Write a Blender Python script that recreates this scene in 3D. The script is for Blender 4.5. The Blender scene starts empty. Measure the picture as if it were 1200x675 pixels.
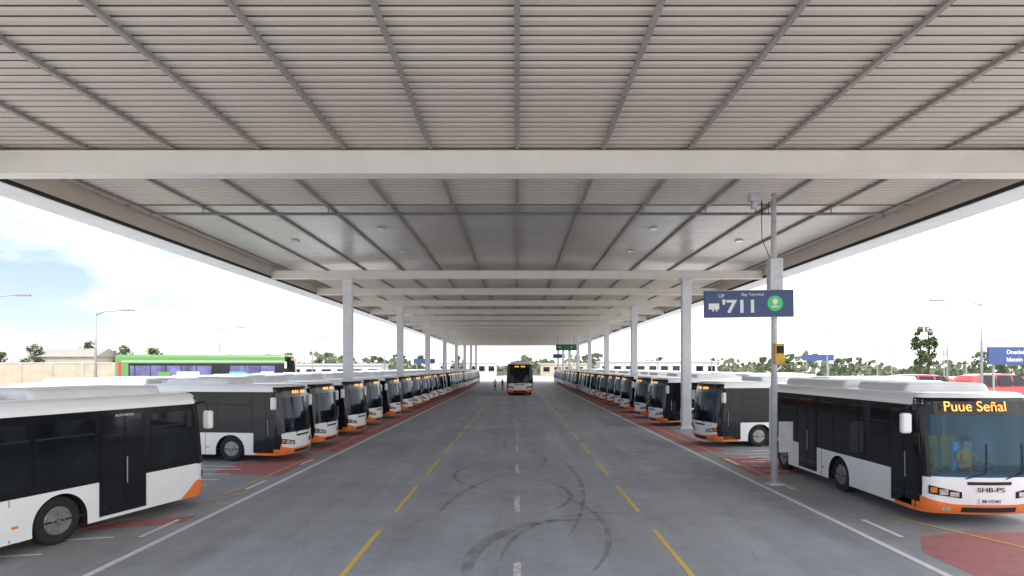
import bpy, math, random
from mathutils import Vector, Matrix
random.seed(7)
scene=bpy.context.scene
COL=scene.collection
R=math.radians

# ------------------------------------------------------------ materials
def nt(name):
    m=bpy.data.materials.new(name); m.use_nodes=True
    t=m.node_tree; b=t.nodes['Principled BSDF']; return m,t,b
def mat(name,col,rough=.5,metal=0.,var=.12,scale=3.,emis=0.,bump=0.,coat=0.,spec=.5,detail=4):
    m,t,b=nt(name); N=t.nodes; L=t.links
    tc=N.new('ShaderNodeTexCoord'); no=N.new('ShaderNodeTexNoise')
    no.inputs['Scale'].default_value=scale; no.inputs['Detail'].default_value=detail
    L.new(tc.outputs['Object'],no.inputs['Vector'])
    cr=N.new('ShaderNodeValToRGB')
    cr.color_ramp.elements[0].position=.3; cr.color_ramp.elements[1].position=.7
    c0=[max(0,c*(1-var)) for c in col]; c1=[min(1,c*(1+var*.6)) for c in col]
    cr.color_ramp.elements[0].color=(*c0,1); cr.color_ramp.elements[1].color=(*c1,1)
    L.new(no.outputs['Fac'],cr.inputs['Fac']); L.new(cr.outputs['Color'],b.inputs['Base Color'])
    b.inputs['Roughness'].default_value=rough; b.inputs['Metallic'].default_value=metal
    b.inputs['Coat Weight'].default_value=coat; b.inputs['Specular IOR Level'].default_value=spec
    if emis>0:
        b.inputs['Emission Color'].default_value=(*col,1); b.inputs['Emission Strength'].default_value=emis
    if bump>0:
        bp=N.new('ShaderNodeBump'); bp.inputs['Strength'].default_value=bump; bp.inputs['Distance'].default_value=.02
        n2=N.new('ShaderNodeTexNoise'); n2.inputs['Scale'].default_value=scale*12
        L.new(tc.outputs['Object'],n2.inputs['Vector']); L.new(n2.outputs['Fac'],bp.inputs['Height']); L.new(bp.outputs['Normal'],b.inputs['Normal'])
    return m
def paintmat(name,col,dirt=.35):
    m,t,b=nt(name); N=t.nodes; L=t.links
    tc=N.new('ShaderNodeTexCoord'); sp=N.new('ShaderNodeSeparateXYZ'); L.new(tc.outputs['Object'],sp.inputs[0])
    mr=N.new('ShaderNodeMapRange'); mr.inputs[1].default_value=.25; mr.inputs[2].default_value=1.1; mr.inputs[3].default_value=dirt; mr.inputs[4].default_value=.04
    L.new(sp.outputs['Z'],mr.inputs[0])
    no=N.new('ShaderNodeTexNoise'); no.inputs['Scale'].default_value=2.5; no.inputs['Detail'].default_value=7; L.new(tc.outputs['Object'],no.inputs['Vector'])
    mu=N.new('ShaderNodeMath'); mu.operation='MULTIPLY'; L.new(mr.outputs[0],mu.inputs[0]); L.new(no.outputs['Fac'],mu.inputs[1])
    mx=N.new('ShaderNodeMixRGB'); mx.inputs[1].default_value=(*col,1); mx.inputs[2].default_value=(.16,.14,.12,1); L.new(mu.outputs[0],mx.inputs[0])
    L.new(mx.outputs[0],b.inputs['Base Color']); b.inputs['Roughness'].default_value=.28; b.inputs['Coat Weight'].default_value=.4; b.inputs['Coat Roughness'].default_value=.08
    return m
M={}
M['white']=paintmat('white_paint',(.9,.91,.93),.18)
M['orange']=paintmat('orange_paint',(.92,.2,.03),.2)
M['roofw']=mat('roof_white',(.8,.81,.83),.45,var=.1,scale=1.5)
M['black']=mat('black_gloss',(.01,.01,.012),.14,var=.2,spec=.4)
M['matte']=mat('black_matte',(.015,.015,.016),.7)
M['glass']=mat('tinted_glass',(.01,.013,.018),.05,spec=.42,var=.5,scale=1.2)
M['rubber']=mat('rubber',(.02,.02,.021),.85,scale=8)
M['rim']=mat('rim_metal',(.3,.3,.31),.4,metal=.7,scale=9,var=.3)
M['dark']=mat('under_dark',(.01,.01,.01),.9)
M['lamp']=mat('headlight_lens',(.75,.78,.82),.08,metal=.6,scale=14,var=.4)
M['amber']=mat('led_amber',(1.,.42,.08),.5,emis=1.5,var=0)
M['amberlens']=mat('amber_lens',(.8,.25,.02),.2)
M['red']=paintmat('red_paint',(.45,.045,.055),.1)
M['green']=paintmat('green_paint',(.1,.27,.07),.1)
M['purple']=mat('purple_vinyl',(.14,.13,.32),.3,var=.7,scale=.7)
M['seatY']=mat('seat_yellow',(.9,.55,.05),.8); M['seatR']=mat('seat_red',(.8,.1,.07),.8); M['seatG']=mat('seat_teal',(.08,.45,.6),.8)
M['shirtO']=mat('orange_shirt',(.85,.3,.04),.85)
M['text']=mat('white_lettering',(.85,.85,.85),.5,var=.03)
M['signblue']=mat('sign_blue',(.035,.07,.2),.4,var=.1)
M['signgreen']=mat('sign_green',(.05,.5,.15),.4,emis=.2)
M['signdkgreen']=mat('sign_dark_green',(.02,.14,.06),.4)
M['galv']=mat('galvanised_steel',(.34,.35,.37),.45,metal=.4,scale=6,var=.2)
M['pole']=mat('pole_steel',(.6,.61,.64),.5,metal=.1,scale=6,var=.15)
M['conduit']=mat('conduit_steel',(.2,.2,.2),.5,metal=.2)
M['greyp']=mat('grey_paint',(.5,.51,.53),.5,var=.12)
M['yellowdev']=mat('yellow_plastic',(.75,.42,.03),.4)
M['ceil']=mat('louvre_paint',(.68,.605,.525),.5,scale=.4,var=.05)
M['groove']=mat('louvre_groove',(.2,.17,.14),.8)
M['ceilsm']=mat('panel_paint',(.52,.495,.46),.26,scale=.5,var=.08)
M['beam']=mat('beam_paint',(.84,.81,.76),.45,scale=1.2,var=.05)
M['purl']=mat('purlin_paint',(.34,.31,.28),.5,scale=1.2,var=.15)
M['col']=mat('column_paint',(.78,.8,.84),.4,scale=1.5,var=.08)
M['gap']=mat('shadow_gap',(.03,.03,.03),.8)
M['beige']=mat('beige_render',(.42,.36,.29),.8,scale=.6,bump=.3)
M['roofg']=mat('building_roof',(.3,.28,.26),.7)
M['bark']=mat('bark',(.1,.07,.05),.9,scale=6)
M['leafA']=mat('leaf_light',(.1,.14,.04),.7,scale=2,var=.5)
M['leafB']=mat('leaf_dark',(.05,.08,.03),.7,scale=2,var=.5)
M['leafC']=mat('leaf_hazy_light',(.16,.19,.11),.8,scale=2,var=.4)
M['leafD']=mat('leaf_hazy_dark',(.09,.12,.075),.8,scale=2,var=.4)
M['carw']=paintmat('car_white',(.8,.8,.82)); M['card']=paintmat('car_dark',(.05,.055,.07)); M['cars']=paintmat('car_silver',(.4,.42,.45))
M['skin']=mat('skin',(.5,.3,.2),.6); M['cloth']=mat('dark_cloth',(.04,.045,.07),.9); M['cloth2']=mat('pale_shirt',(.45,.55,.7),.9)
M['hair']=mat('hair',(.03,.02,.015),.8)
M['inter']=mat('interior_trim',(.2,.27,.36),.7)
def glassmat(name,ior,tint,gl_):
    m=bpy.data.materials.new(name); m.use_nodes=True; t=m.node_tree; N=t.nodes; L=t.links; N.clear()
    o=N.new('ShaderNodeOutputMaterial'); mx=N.new('ShaderNodeMixShader'); tr=N.new('ShaderNodeBsdfTransparent'); gl=N.new('ShaderNodeBsdfGlossy')
    tr.inputs[0].default_value=(*tint,1); gl.inputs['Roughness'].default_value=.03; gl.inputs[0].default_value=(*gl_,1)
    fr=N.new('ShaderNodeFresnel'); fr.inputs[0].default_value=ior
    L.new(fr.outputs[0],mx.inputs[0]); L.new(tr.outputs[0],mx.inputs[1]); L.new(gl.outputs[0],mx.inputs[2]); L.new(mx.outputs[0],o.inputs[0]); return m
M['ws']=glassmat('dark_windscreen',1.33,(.3,.38,.46),(.7,.8,.9))
M['wsb']=glassmat('clear_windscreen',1.5,(.5,.78,1.),(.55,.8,1.))

def groundmat(name,base,streak=True,crack=True,dark=.85):
    m,t,b=nt(name); N=t.nodes; L=t.links
    tc=N.new('ShaderNodeTexCoord')
    def noise(sc,det,vec=None,rough=.55):
        n=N.new('ShaderNodeTexNoise'); n.inputs['Scale'].default_value=sc; n.inputs['Detail'].default_value=det; n.inputs['Roughness'].default_value=rough
        L.new(vec or tc.outputs['Object'],n.inputs['Vector']); return n.outputs['Fac']
    def ramp(f,p0,p1,v0,v1):
        r=N.new('ShaderNodeMapRange'); r.inputs[1].default_value=p0; r.inputs[2].default_value=p1; r.inputs[3].default_value=v0; r.inputs[4].default_value=v1
        L.new(f,r.inputs[0]); return r.outputs[0]
    def mul(a,c):
        x=N.new('ShaderNodeMath'); x.operation='MULTIPLY'; L.new(a,x.inputs[0]); L.new(c,x.inputs[1]); return x.outputs[0]
    v=ramp(noise(.25,5),.3,.7,.84,1.12)
    v=mul(v,ramp(noise(1.8,6,rough=.7),.3,.7,.9,1.08))
    v=mul(v,ramp(noise(90,2),.25,.75,.8,1.2))
    if streak:
        mp=N.new('ShaderNodeMapping'); mp.inputs['Scale'].default_value=(1.1,.05,1); L.new(tc.outputs['Object'],mp.inputs[0])
        v=mul(v,ramp(noise(1.,4,mp.outputs[0]),.3,.7,.83,1.13))
    if crack:
        wv=N.new('ShaderNodeTexNoise'); wv.inputs['Scale'].default_value=.8; L.new(tc.outputs['Object'],wv.inputs['Vector'])
        mx=N.new('ShaderNodeMixRGB'); mx.inputs[0].default_value=.35; L.new(tc.outputs['Object'],mx.inputs[1]); L.new(wv.outputs['Color'],mx.inputs[2])
        vo=N.new('ShaderNodeTexVoronoi'); vo.feature='DISTANCE_TO_EDGE'; vo.inputs['Scale'].default_value=.25; L.new(mx.outputs[0],vo.inputs['Vector'])
        v=mul(v,ramp(vo.outputs['Distance'],0,.006,.88,1.))
        v=mul(v,ramp(noise(.7,3),.6,.74,1.,dark))
    vm=N.new('ShaderNodeVectorMath'); vm.operation='SCALE'; vm.inputs[0].default_value=base; L.new(v,vm.inputs['Scale'])
    L.new(vm.outputs[0],b.inputs['Base Color']); L.new(ramp(noise(1.2,3),.3,.7,.5,.72),b.inputs['Roughness'])
    bp=N.new('ShaderNodeBump'); bp.inputs['Strength'].default_value=.35; bp.inputs['Distance'].default_value=.01
    L.new(noise(70,3),bp.inputs['Height']); L.new(bp.outputs[0],b.inputs['Normal'])
    return m
M['asph']=groundmat('asphalt_worn',(.355,.38,.43))
M['bay']=groundmat('bay_asphalt',(.35,.36,.39),streak=False)
M['grd']=groundmat('pale_ground',(.45,.43,.4),streak=False,crack=False)
def worn(name,col,alpha_lo=.35,sc=14,th=.42,hi=.95):
    m,t,b=nt(name); N=t.nodes; L=t.links
    tc=N.new('ShaderNodeTexCoord'); n=N.new('ShaderNodeTexNoise'); n.inputs['Scale'].default_value=sc; n.inputs['Detail'].default_value=6; n.inputs['Roughness'].default_value=.7
    L.new(tc.outputs['Object'],n.inputs['Vector'])
    r=N.new('ShaderNodeMapRange'); r.inputs[1].default_value=th-.08; r.inputs[2].default_value=th+.06; r.inputs[3].default_value=alpha_lo; r.inputs[4].default_value=hi
    L.new(n.outputs['Fac'],r.inputs[0]); L.new(r.outputs[0],b.inputs['Alpha'])
    b.inputs['Base Color'].default_value=(*col,1); b.inputs['Roughness'].default_value=.7
    return m
M['lw']=worn('white_road_paint',(.88,.88,.88),.7)
M['lwf']=worn('faded_white_road_paint',(.85,.85,.85),.45,10,.5,.8)
M['ly']=worn('yellow_road_paint',(.85,.6,.14),.6)
M['lr']=worn('red_road_surface',(.52,.2,.21),.72,2.5,.42,.88)
M['skid']=worn('tyre_rubber_mark',(.1,.105,.115),.06,2.2,.5,.26)

# ------------------------------------------------------------ helpers
def link(o): COL.objects.link(o); return o
def root(name,label,cat,loc=(0,0,0),rz=0,group=None):
    o=bpy.data.objects.new(name,None); o.empty_display_size=.3; link(o); o.location=loc; o.rotation_euler=(0,0,rz)
    o['label']=label; o['category']=cat
    if group:o['group']=group
    return o
def mk(name,V,F,m,parent=None,smooth=False,mats=None,mi=None):
    me=bpy.data.meshes.new(name); me.from_pydata([tuple(v) for v in V],[],F); me.update()
    if mats:
        for x in mats: me.materials.append(x)
        for p,i in zip(me.polygons,mi): p.material_index=i
    else: me.materials.append(M[m] if isinstance(m,str) else m)
    if smooth:
        for p in me.polygons:p.use_smooth=True
    o=bpy.data.objects.new(name,me); link(o)
    if parent:o.parent=parent
    return o
def boxgeo(x0,x1,y0,y1,z0,z1,bev=0.):
    if bev<=0:
        V=[(x,y,z) for z in(z0,z1) for y in(y0,y1) for x in(x0,x1)]
        F=[(0,2,3,1),(4,5,7,6),(0,1,5,4),(2,6,7,3),(0,4,6,2),(1,3,7,5)]
        return V,F
    import bmesh
    bm=bmesh.new(); bmesh.ops.create_cube(bm,size=1)
    for v in bm.verts: v.co=Vector(((x0+x1)/2+v.co.x*(x1-x0),(y0+y1)/2+v.co.y*(y1-y0),(z0+z1)/2+v.co.z*(z1-z0)))
    bmesh.ops.bevel(bm,geom=bm.edges[:],offset=bev,segments=3,affect='EDGES',profile=.5)
    V=[v.co.copy() for v in bm.verts]; bm.verts.index_update(); F=[[v.index for v in f.verts] for f in bm.faces]; bm.free(); return V,F
def box(name,x0,x1,y0,y1,z0,z1,m,parent=None,bev=0.):
    V,F=boxgeo(x0,x1,y0,y1,z0,z1,bev); return mk(name,V,F,m,parent,False)
def merge(*gs):
    V=[];F=[]
    for v,f in gs:
        n=len(V); V+=list(v); F+=[[i+n for i in q] for q in f]
    return V,F
def tube(pts,rad,n=10):
    pts=[Vector(p) for p in pts]
    if not hasattr(rad,'__len__'): rad=[rad]*len(pts)
    V=[];F=[]
    for i,p in enumerate(pts):
        d=(pts[min(i+1,len(pts)-1)]-pts[max(i-1,0)]).normalized()
        a=Vector((0,0,1)) if abs(d.z)<.9 else Vector((1,0,0))
        u=d.cross(a).normalized(); w=d.cross(u)
        for k in range(n):
            t=2*math.pi*k/n; V.append(p+(u*math.cos(t)+w*math.sin(t))*rad[i])
    for i in range(len(pts)-1):
        for k in range(n):
            F.append((i*n+k,i*n+(k+1)%n,(i+1)*n+(k+1)%n,(i+1)*n+k))
    F.append(list(range(n))[::-1]); F.append([(len(pts)-1)*n+k for k in range(n)])
    return V,F
def lathe_y(prof,cx,cz,n=28):
    V=[];F=[]
    for r,y in prof:
        for k in range(n):
            t=2*math.pi*k/n; V.append((cx+r*math.cos(t),y*1.,cz+r*math.sin(t)))
    for i in range(len(prof)-1):
        for k in range(n): F.append((i*n+k,i*n+(k+1)%n,(i+1)*n+(k+1)%n,(i+1)*n+k))
    F.append([k for k in range(n)][::-1]); F.append([(len(prof)-1)*n+k for k in range(n)])
    return V,F
def text(name,s,size,m,parent,mat4,ext=.003,align='CENTER',sx=1.,bold=0.):
    cu=bpy.data.curves.new(name,'FONT'); cu.body=s; cu.size=size; cu.extrude=ext; cu.align_x=align; cu.align_y='CENTER'; cu.offset=bold
    ob=bpy.data.objects.new('tmp',cu); link(ob); bpy.context.view_layer.update()
    dg=bpy.context.evaluated_depsgraph_get()
    me=bpy.data.meshes.new_from_object(ob.evaluated_get(dg)); bpy.data.objects.remove(ob)
    me.transform(mat4@Matrix.Diagonal((sx,1,1,1))); me.materials.clear(); me.materials.append(M[m])
    o=bpy.data.objects.new(name,me); link(o)
    if parent:o.parent=parent
    return o
def face_mat(origin,right,up):
    r=Vector(right).normalized(); u=Vector(up).normalized(); n=r.cross(u)
    m=Matrix((r,u,n)).transposed().to_4x4(); m.translation=Vector(origin); return m
def copy_thing(src,loc,rz,**kw):
    def rec(o,par):
        c=o.copy(); COL.objects.link(c)
        if par: c.parent=par
        for ch in list(KIDS.get(o,[])): rec(ch,c)
        return c
    r=rec(src,None); r.location=loc; r.rotation_euler=(0,0,rz)
    for k,v in kw.items(): r[k]=v
    return r
KIDS={}
def index_kids():
    allk={}
    for o in bpy.data.objects:
        if o.parent: allk.setdefault(o.parent,[]).append(o)
    KIDS.clear(); KIDS.update(allk)
def joined_mesh(src,name,skip=()):
    index_kids(); V=[];F=[];mats=[];mi=[]
    def rec(o):
        if o.type=='MESH' and not any(o.name.startswith(s) for s in skip):
            n=len(V); V.extend([v.co.copy() for v in o.data.vertices])
            idx=[]
            for mm in o.data.materials:
                if mm not in mats: mats.append(mm)
                idx.append(mats.index(mm))
            for p in o.data.polygons: F.append([i+n for i in p.vertices]); mi.append(idx[p.material_index])
        for c in KIDS.get(o,[]): rec(c)
    rec(src)
    me=bpy.data.meshes.new(name); me.from_pydata(V,[],F)
    for m in mats: me.materials.append(m)
    for p,i in zip(me.polygons,mi): p.material_index=i
    return me

# ------------------------------------------------------------ bus
def build_bus(label,cat='bus',group=None,L=12.,W=1.25,H=2.98,doors=((.3,1.4),(5.2,6.4)),wheels=(2.35,8.6),
              body='white',lower='orange',sign='dashes',pods=((2.6,5.2),(6.0,10.6)),name='city_bus',band='black',pane='glass',bandend=.45,interior=True,extra=None,mirrors=True,zb0=1.12,bandtop=.3,wsm='ws',sweep=.8):
    rt=root(name,label,cat,group=group)
    b=.13; r=.42; rr=.3
    pts=[]
    for i in range(9):
        y=(W-r)*i/8; pts.append((-b*(y/(W-r))**2,y))
    for i in range(1,11):
        a=math.pi/2*i/10; pts.append((-b-r+r*math.cos(a),W-r+r*math.sin(a)))
    pts.append((-L+rr,W))
    for i in range(1,7):
        a=math.pi/2*i/6; pts.append((-L+rr-rr*math.sin(a),W-rr+rr*math.cos(a)))
    pts.append((-L,0))
    cum=[0]
    for i in range(1,len(pts)): cum.append(cum[-1]+math.dist(pts[i],pts[i-1]))
    ST=cum[-1]; s_corner=cum[18]
    def sx(t): return s_corner+(t-(b+r))
    def base(s):
        sg=1 if s>=0 else -1; a=min(abs(s),ST)
        for i in range(1,len(cum)):
            if a<=cum[i]+1e-9:
                f=(a-cum[i-1])/(cum[i]-cum[i-1]); x=pts[i-1][0]*(1-f)+pts[i][0]*f; y=pts[i-1][1]*(1-f)+pts[i][1]*f
                break
        return Vector((x,sg*y))
    def nrm(s):
        e=.02; p=base(max(-ST,s-e)); q=base(min(ST,s+e)); d=(q-p)
        if d.length<1e-6: return Vector((1,0))
        d.normalize(); return Vector((d.y,-d.x))
    def P(s,z,off=0.):
        p=base(s); n=nrm(s)
        ins=0.
        zr=z-(H-.25)
        if zr>0: ins=.25*(1-math.sqrt(max(0,1-min(1,zr/.25)**2)))
        w=max(0,min(1,(p.x+1.5)/1.3)); rk=0.
        if z>1.05: rk=.24*((z-1.05)/1.9)**1.4
        if z<.5: rk+=.1*((.5-z)/.25)**2
        n2=n*(off-ins)
        return Vector((p.x+n2.x-rk*w,p.y+n2.y,z))
    zb1=H-bandtop
    zw0,zw1=1.12,H-.52
    sw=1.2+(W-1.25)
    segs=set([-ST,ST,0,sw,-sw])
    for c in cum: segs.add(c); segs.add(-c)
    for t in wheels:
        for q in(-.66,.66):
            segs.add(sx(t+q)); segs.add(-sx(t+q))
    k=1.2
    while k<L-1: segs.add(sx(k)); segs.add(-sx(k)); k+=1.
    ss=sorted(segs); s2=[ss[0]]
    for s in ss[1:]:
        if s-s2[-1]>1e-4: s2.append(s)
    ss=s2
    zs=[.28,.36,.45,.6,.8,1.12,1.5,2.0,zw1,H-.25,H-.19,H-.12,H-.06,H-.02,H]
    V=[];F=[]
    for z in zs:
        for s in ss: V.append(P(s,z))
    n=len(ss)
    for i in range(len(zs)-1):
        for j in range(n-1):
            sm=(ss[j]+ss[j+1])/2; zm=(zs[i]+zs[i+1])/2
            if abs(sm)<sw and zw0<zm<zw1: continue
            if zm<1.12 and any(abs(abs(sm)-sx(t))<.66 for t in wheels): continue
            F.append((i*n+j,i*n+j+1,(i+1)*n+j+1,(i+1)*n+j))
    F.append([(len(zs)-1)*n+j for j in range(n-1)])
    arch=.58; wr=.49
    for t in wheels:
        for sg in(1,-1):
            xs=[-.66,-arch-.0005]+[arch*math.cos(math.pi-math.pi*q/20) for q in range(21)]+[arch+.0005,.66]
            n0=len(V)
            for q,x in enumerate(xs):
                zz=.28 if (q<2 or q>=len(xs)-2) else .46+math.sqrt(max(0,arch**2-x*x))
                V.append((-(t+x),sg*W,zz)); V.append((-(t+x),sg*W,1.12))
            for q in range(len(xs)-1): F.append((n0+2*q,n0+2*q+2,n0+2*q+3,n0+2*q+1))
    o=mk('body_shell',V,F,body,rt,True)
    try: o.data.set_sharp_from_angle(angle=R(40))
    except Exception: pass
    gs=[]
    for t in wheels:
        for sg in(1,-1):
            V=[];F=[]
            for q in range(23):
                if q==0: x,z=-arch,.28
                elif q==22: x,z=arch,.28
                else:
                    a=math.pi-math.pi*(q-1)/20; x,z=arch*math.cos(a),.46+arch*math.sin(a)
                V.append((-(t+x),sg*(W-.004),z)); V.append((-(t+x),sg*(W-.42),z))
            for q in range(22): F.append((2*q,2*q+1,2*q+3,2*q+2))
            F.append([2*q+1 for q in range(23)])
            gs.append((V,F))
    gs.append(boxgeo(-L+.3,-.5,-W+.45,W-.45,.2,.4))
    gs.append(boxgeo(-L+.4,-.6,-W+.5,W-.5,.41,.46))
    V,F=merge(*gs); mk('underbody',V,F,'dark',rt)
    def patch(nm,s0,s1,z0,z1,off,m,parent=rt,ns=None,nz=4,th=.01):
        ns=ns or max(2,int(abs(s1-s0)/.1))
        f0=z0 if callable(z0) else (lambda s:z0); f1=z1 if callable(z1) else (lambda s:z1)
        V=[];F=[]
        if sx(.6)<abs(s0) and sx(.6)<abs(s1)<sx(L-.35) and not callable(z0) and not callable(z1): ns=1
        for layer in(0,1):
            oo=off if layer==0 else off-th
            for i in range(nz+1):
                for j in range(ns+1):
                    s=s0+(s1-s0)*j/ns; z=f0(s)+(f1(s)-f0(s))*i/nz
                    V.append(P(s,z,oo))
        n=ns+1; B=n*(nz+1)
        for i in range(nz):
            for j in range(ns): F.append((i*n+j,i*n+j+1,(i+1)*n+j+1,(i+1)*n+j))
        per=[j for j in range(n)]+[i*n+ns for i in range(1,nz+1)]+[nz*n+j for j in range(ns-1,-1,-1)]+[i*n for i in range(nz-1,0,-1)]
        for a in range(len(per)):
            c=per[a]; d=per[(a+1)%len(per)]; F.append((c,c+B,d+B,d))
        return mk(nm,V,F,m,parent,False)
    for sg in(1,-1):
        patch('window_band',sg*(sw+.02),sg*sx(L-bandend),zb0,zb1,.008,band)
    for sg in(1,-1):
        tt=.7
        stops=[(d0-.06,d1+.06) for d0,d1 in doors]
        while tt<L-max(1.2,bandend+.2):
            nxt=[d for d in stops if d[0]<tt+1.35 and d[1]>tt]
            e=tt+1.35
            if nxt:
                d=nxt[0]
                if tt>=d[0]-.35: tt=d[1]+.02; continue
                e=d[0]-.02
            e=min(e,L-max(.6,bandend+.1))
            if e-tt>.3:
                pn=patch('side_window',sg*sx(tt+.03),sg*sx(e-.03),zb0+.14,zb1-.16,.016,pane)
                if interior and e-tt>.9: patch('vent_rail',sg*sx(tt+.05),sg*sx(e-.05),zb1-.5,zb1-.47,.022,'matte',parent=pn,nz=1)
            tt=e+.02
    patch('windscreen',-sw,sw,zw0,zw1,.004,wsm if interior else 'glass',ns=18,nz=5,th=.004)
    patch('destination_panel',-sw-.22,sw+.22,zw1,H-.12,.008,'black',ns=20,nz=5)
    for sg in(1,-1): patch('windscreen_pillar',sg*(sw-.08),sg*(sw+.3),1.1,zw1+.02,.012,'black',ns=5,nz=4)
    cE=s_corner
    def ztop(s):
        a=abs(s)
        if a<.7: return .5
        if a<cE: return .5+.2*((a-.7)/(cE-.7))**1.5
        return .7-.4*min(1,(a-cE)/sweep)
    lim=min(cE+sweep,sx(wheels[0]-.68))
    bp=patch('front_bumper',-lim,lim,.27,ztop,.02,lower,ns=44,nz=3,th=.02)
    patch('lower_grille',-.62,.62,.32,.44,.026,'matte',parent=bp,ns=8,nz=1)
    patch('grille',-.5,.5,.95,1.02,.012,'matte',ns=8,nz=1)
    for sg in(1,-1):
        h=patch('headlight',sg*.62,sg*1.28,lambda s:.64+.12*(abs(s)-.6),lambda s:.78+.2*(abs(s)-.6),.022,'black',ns=8,nz=2,th=.02)
        patch('headlight_lens',sg*.68,sg*.86,.68,.78,.03,'lamp',parent=h,ns=3,nz=1)
        patch('headlight_lens',sg*.9,sg*1.08,.71,.84,.03,'lamp',parent=h,ns=3,nz=1)
        patch('turn_signal',sg*1.12,sg*1.24,.75,.87,.03,'amberlens',parent=h,ns=2,nz=1)
        patch('fog_lamp',sg*.85,sg*1.02,.34,.42,.028,'lamp',parent=bp,ns=2,nz=1)
    patch('number_plate',-.26,.26,.53,.64,.03,'text',ns=2,nz=1)
    for q in(-.55,.35):
        V,F=tube([P(q,zw0-.03,.03),P(q+.45,zw0+.1,.03),P(q+.5,zw0+.75,.02)],.012,6); mk('wiper',V,F,'matte',rt)
    for d0,d1 in doors:
      for sg in(1,-1):
        s0,s1=sg*sx(d0),sg*sx(d1)
        dr=patch('door',s0,s1,.36,zb1-.02,.02,'black',ns=8 if d0<.6 else 1,th=.02)
        mid=(s0+s1)/2; q=.05*(1 if s1>s0 else -1)
        patch('door_glass',s0+q,mid-q*.5,.5,zb1-.12,.028,'glass',parent=dr,ns=5)
        patch('door_glass',mid+q*.5,s1-q,.5,zb1-.12,.028,'glass',parent=dr,ns=5)
        V,F=tube([P(mid-q*1.2,1.0,.05),P(mid-q*1.2,1.6,.05)],.014,6); mk('door_handle',V,F,'galv',dr)
    for sg in(1,-1):
        tt=wheels[0]+1.0
        while tt<wheels[1]-.9:
            if not any(d0-.15<tt<d1+.15 for d0,d1 in doors): patch('skirt_seam',sg*sx(tt),sg*sx(tt+.014),.3,1.11,.003,'matte',ns=1,nz=1,th=.003)
            tt+=1.15
        patch('side_marker',sg*sx(wheels[0]+.85),sg*sx(wheels[0]+.97),.55,.6,.012,'amberlens',ns=1,nz=1)
    for t in wheels:
        for sg in(1,-1):
            y1=sg*(W-.07); y0=sg*(W-.36)
            wh=bpy.data.objects.new('wheel',None); link(wh); wh.parent=rt; wh.empty_display_size=.2
            V,F=lathe_y([(wr*.6,y0),(wr*.93,y0),(wr,y0+sg*.04),(wr,y1-sg*.04),(wr*.95,y1-sg*.005),(wr*.62,y1),(wr*.6,y1-sg*.03)],-t,wr,30)
            mk('tyre',V,F,'rubber',wh,True)
            g1=lathe_y([(wr*.61,y1-sg*.015),(wr*.58,y1-sg*.005),(wr*.52,y1-sg*.05),(wr*.36,y1-sg*.07),(wr*.3,y1-sg*.02),(wr*.12,y1-sg*.01),(wr*.1,y1+sg*.02),(.01,y1+sg*.02)],-t,wr,24)
            gs=[g1]
            for q in range(8):
                a=2*math.pi*q/8; gs.append(lathe_y([(.018,y1-sg*.03),(.018,y1+sg*.012),(.002,y1+sg*.012)],-t+wr*.24*math.cos(a),wr+wr*.24*math.sin(a),6))
            V,F=merge(*gs); mk('rim',V,F,'rim',wh,False)
    for a0,a1 in pods:
        V,F=boxgeo(-a1,-a0,-W+.28,W-.28,H-.08,H+.2,.1)
        V=[(x,y*(1-.08*max(0,(z-H))/.2),z) for x,y,z in [tuple(v) for v in V]]
        pd=mk('roof_pod',V,F,'roofw',rt)
    V,F=boxgeo(-pods[-1][0]+.15 if pods else -5,-(pods[0][1])-.1 if pods else -4,-.35,.35,H-.02,H+.1,.04); mk('roof_hatch',V,F,'roofw',rt)
    if mirrors:
      a0=sw
      for sg in(1,-1):
        V,F=tube([P(sg*(a0-.1),H-.3,0),P(sg*(a0+.05),H-.26,.18),P(sg*(a0+.16),H-.34,.3),P(sg*(a0+.18),H-.5,.3)],.022,8); mi_=mk('mirror_arm',V,F,'matte',rt,True)
        c=P(sg*(a0+.18),H-.72,.3); V,F=boxgeo(c.x-.09,c.x+.07,c.y-.12,c.y+.12,c.z-.24,c.z+.24,.06); mk('mirror_head',V,F,'white',mi_)
    zc=(zw1+H-.12)/2
    tilt=P(0,zc+.1,0)-P(0,zc-.1,0)
    if sign=='dashes':
        for q in (-3,-2,-1,1,2,3):
            s0=q*.15; patch('led_segment',s0-.05,s0+.05,zc-.055,zc+.06,.012,'amber',ns=1,nz=1,th=.004)
    elif sign:
        text('led_text',sign,.33,'amber',rt,face_mat(P(-.22,zc,.026),(0,1,0),tilt),.004,sx=1.02)
        text('front_lettering','SHB-PS',.15,'matte',rt,face_mat(P(0,.84,.026),(0,1,0),(0,0,1)),.004,sx=1.4)
        text('plate_lettering','BB HZ465',.1,'matte',rt,face_mat(P(0,.585,.036),(0,1,0),(0,0,1)),.002)
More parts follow.
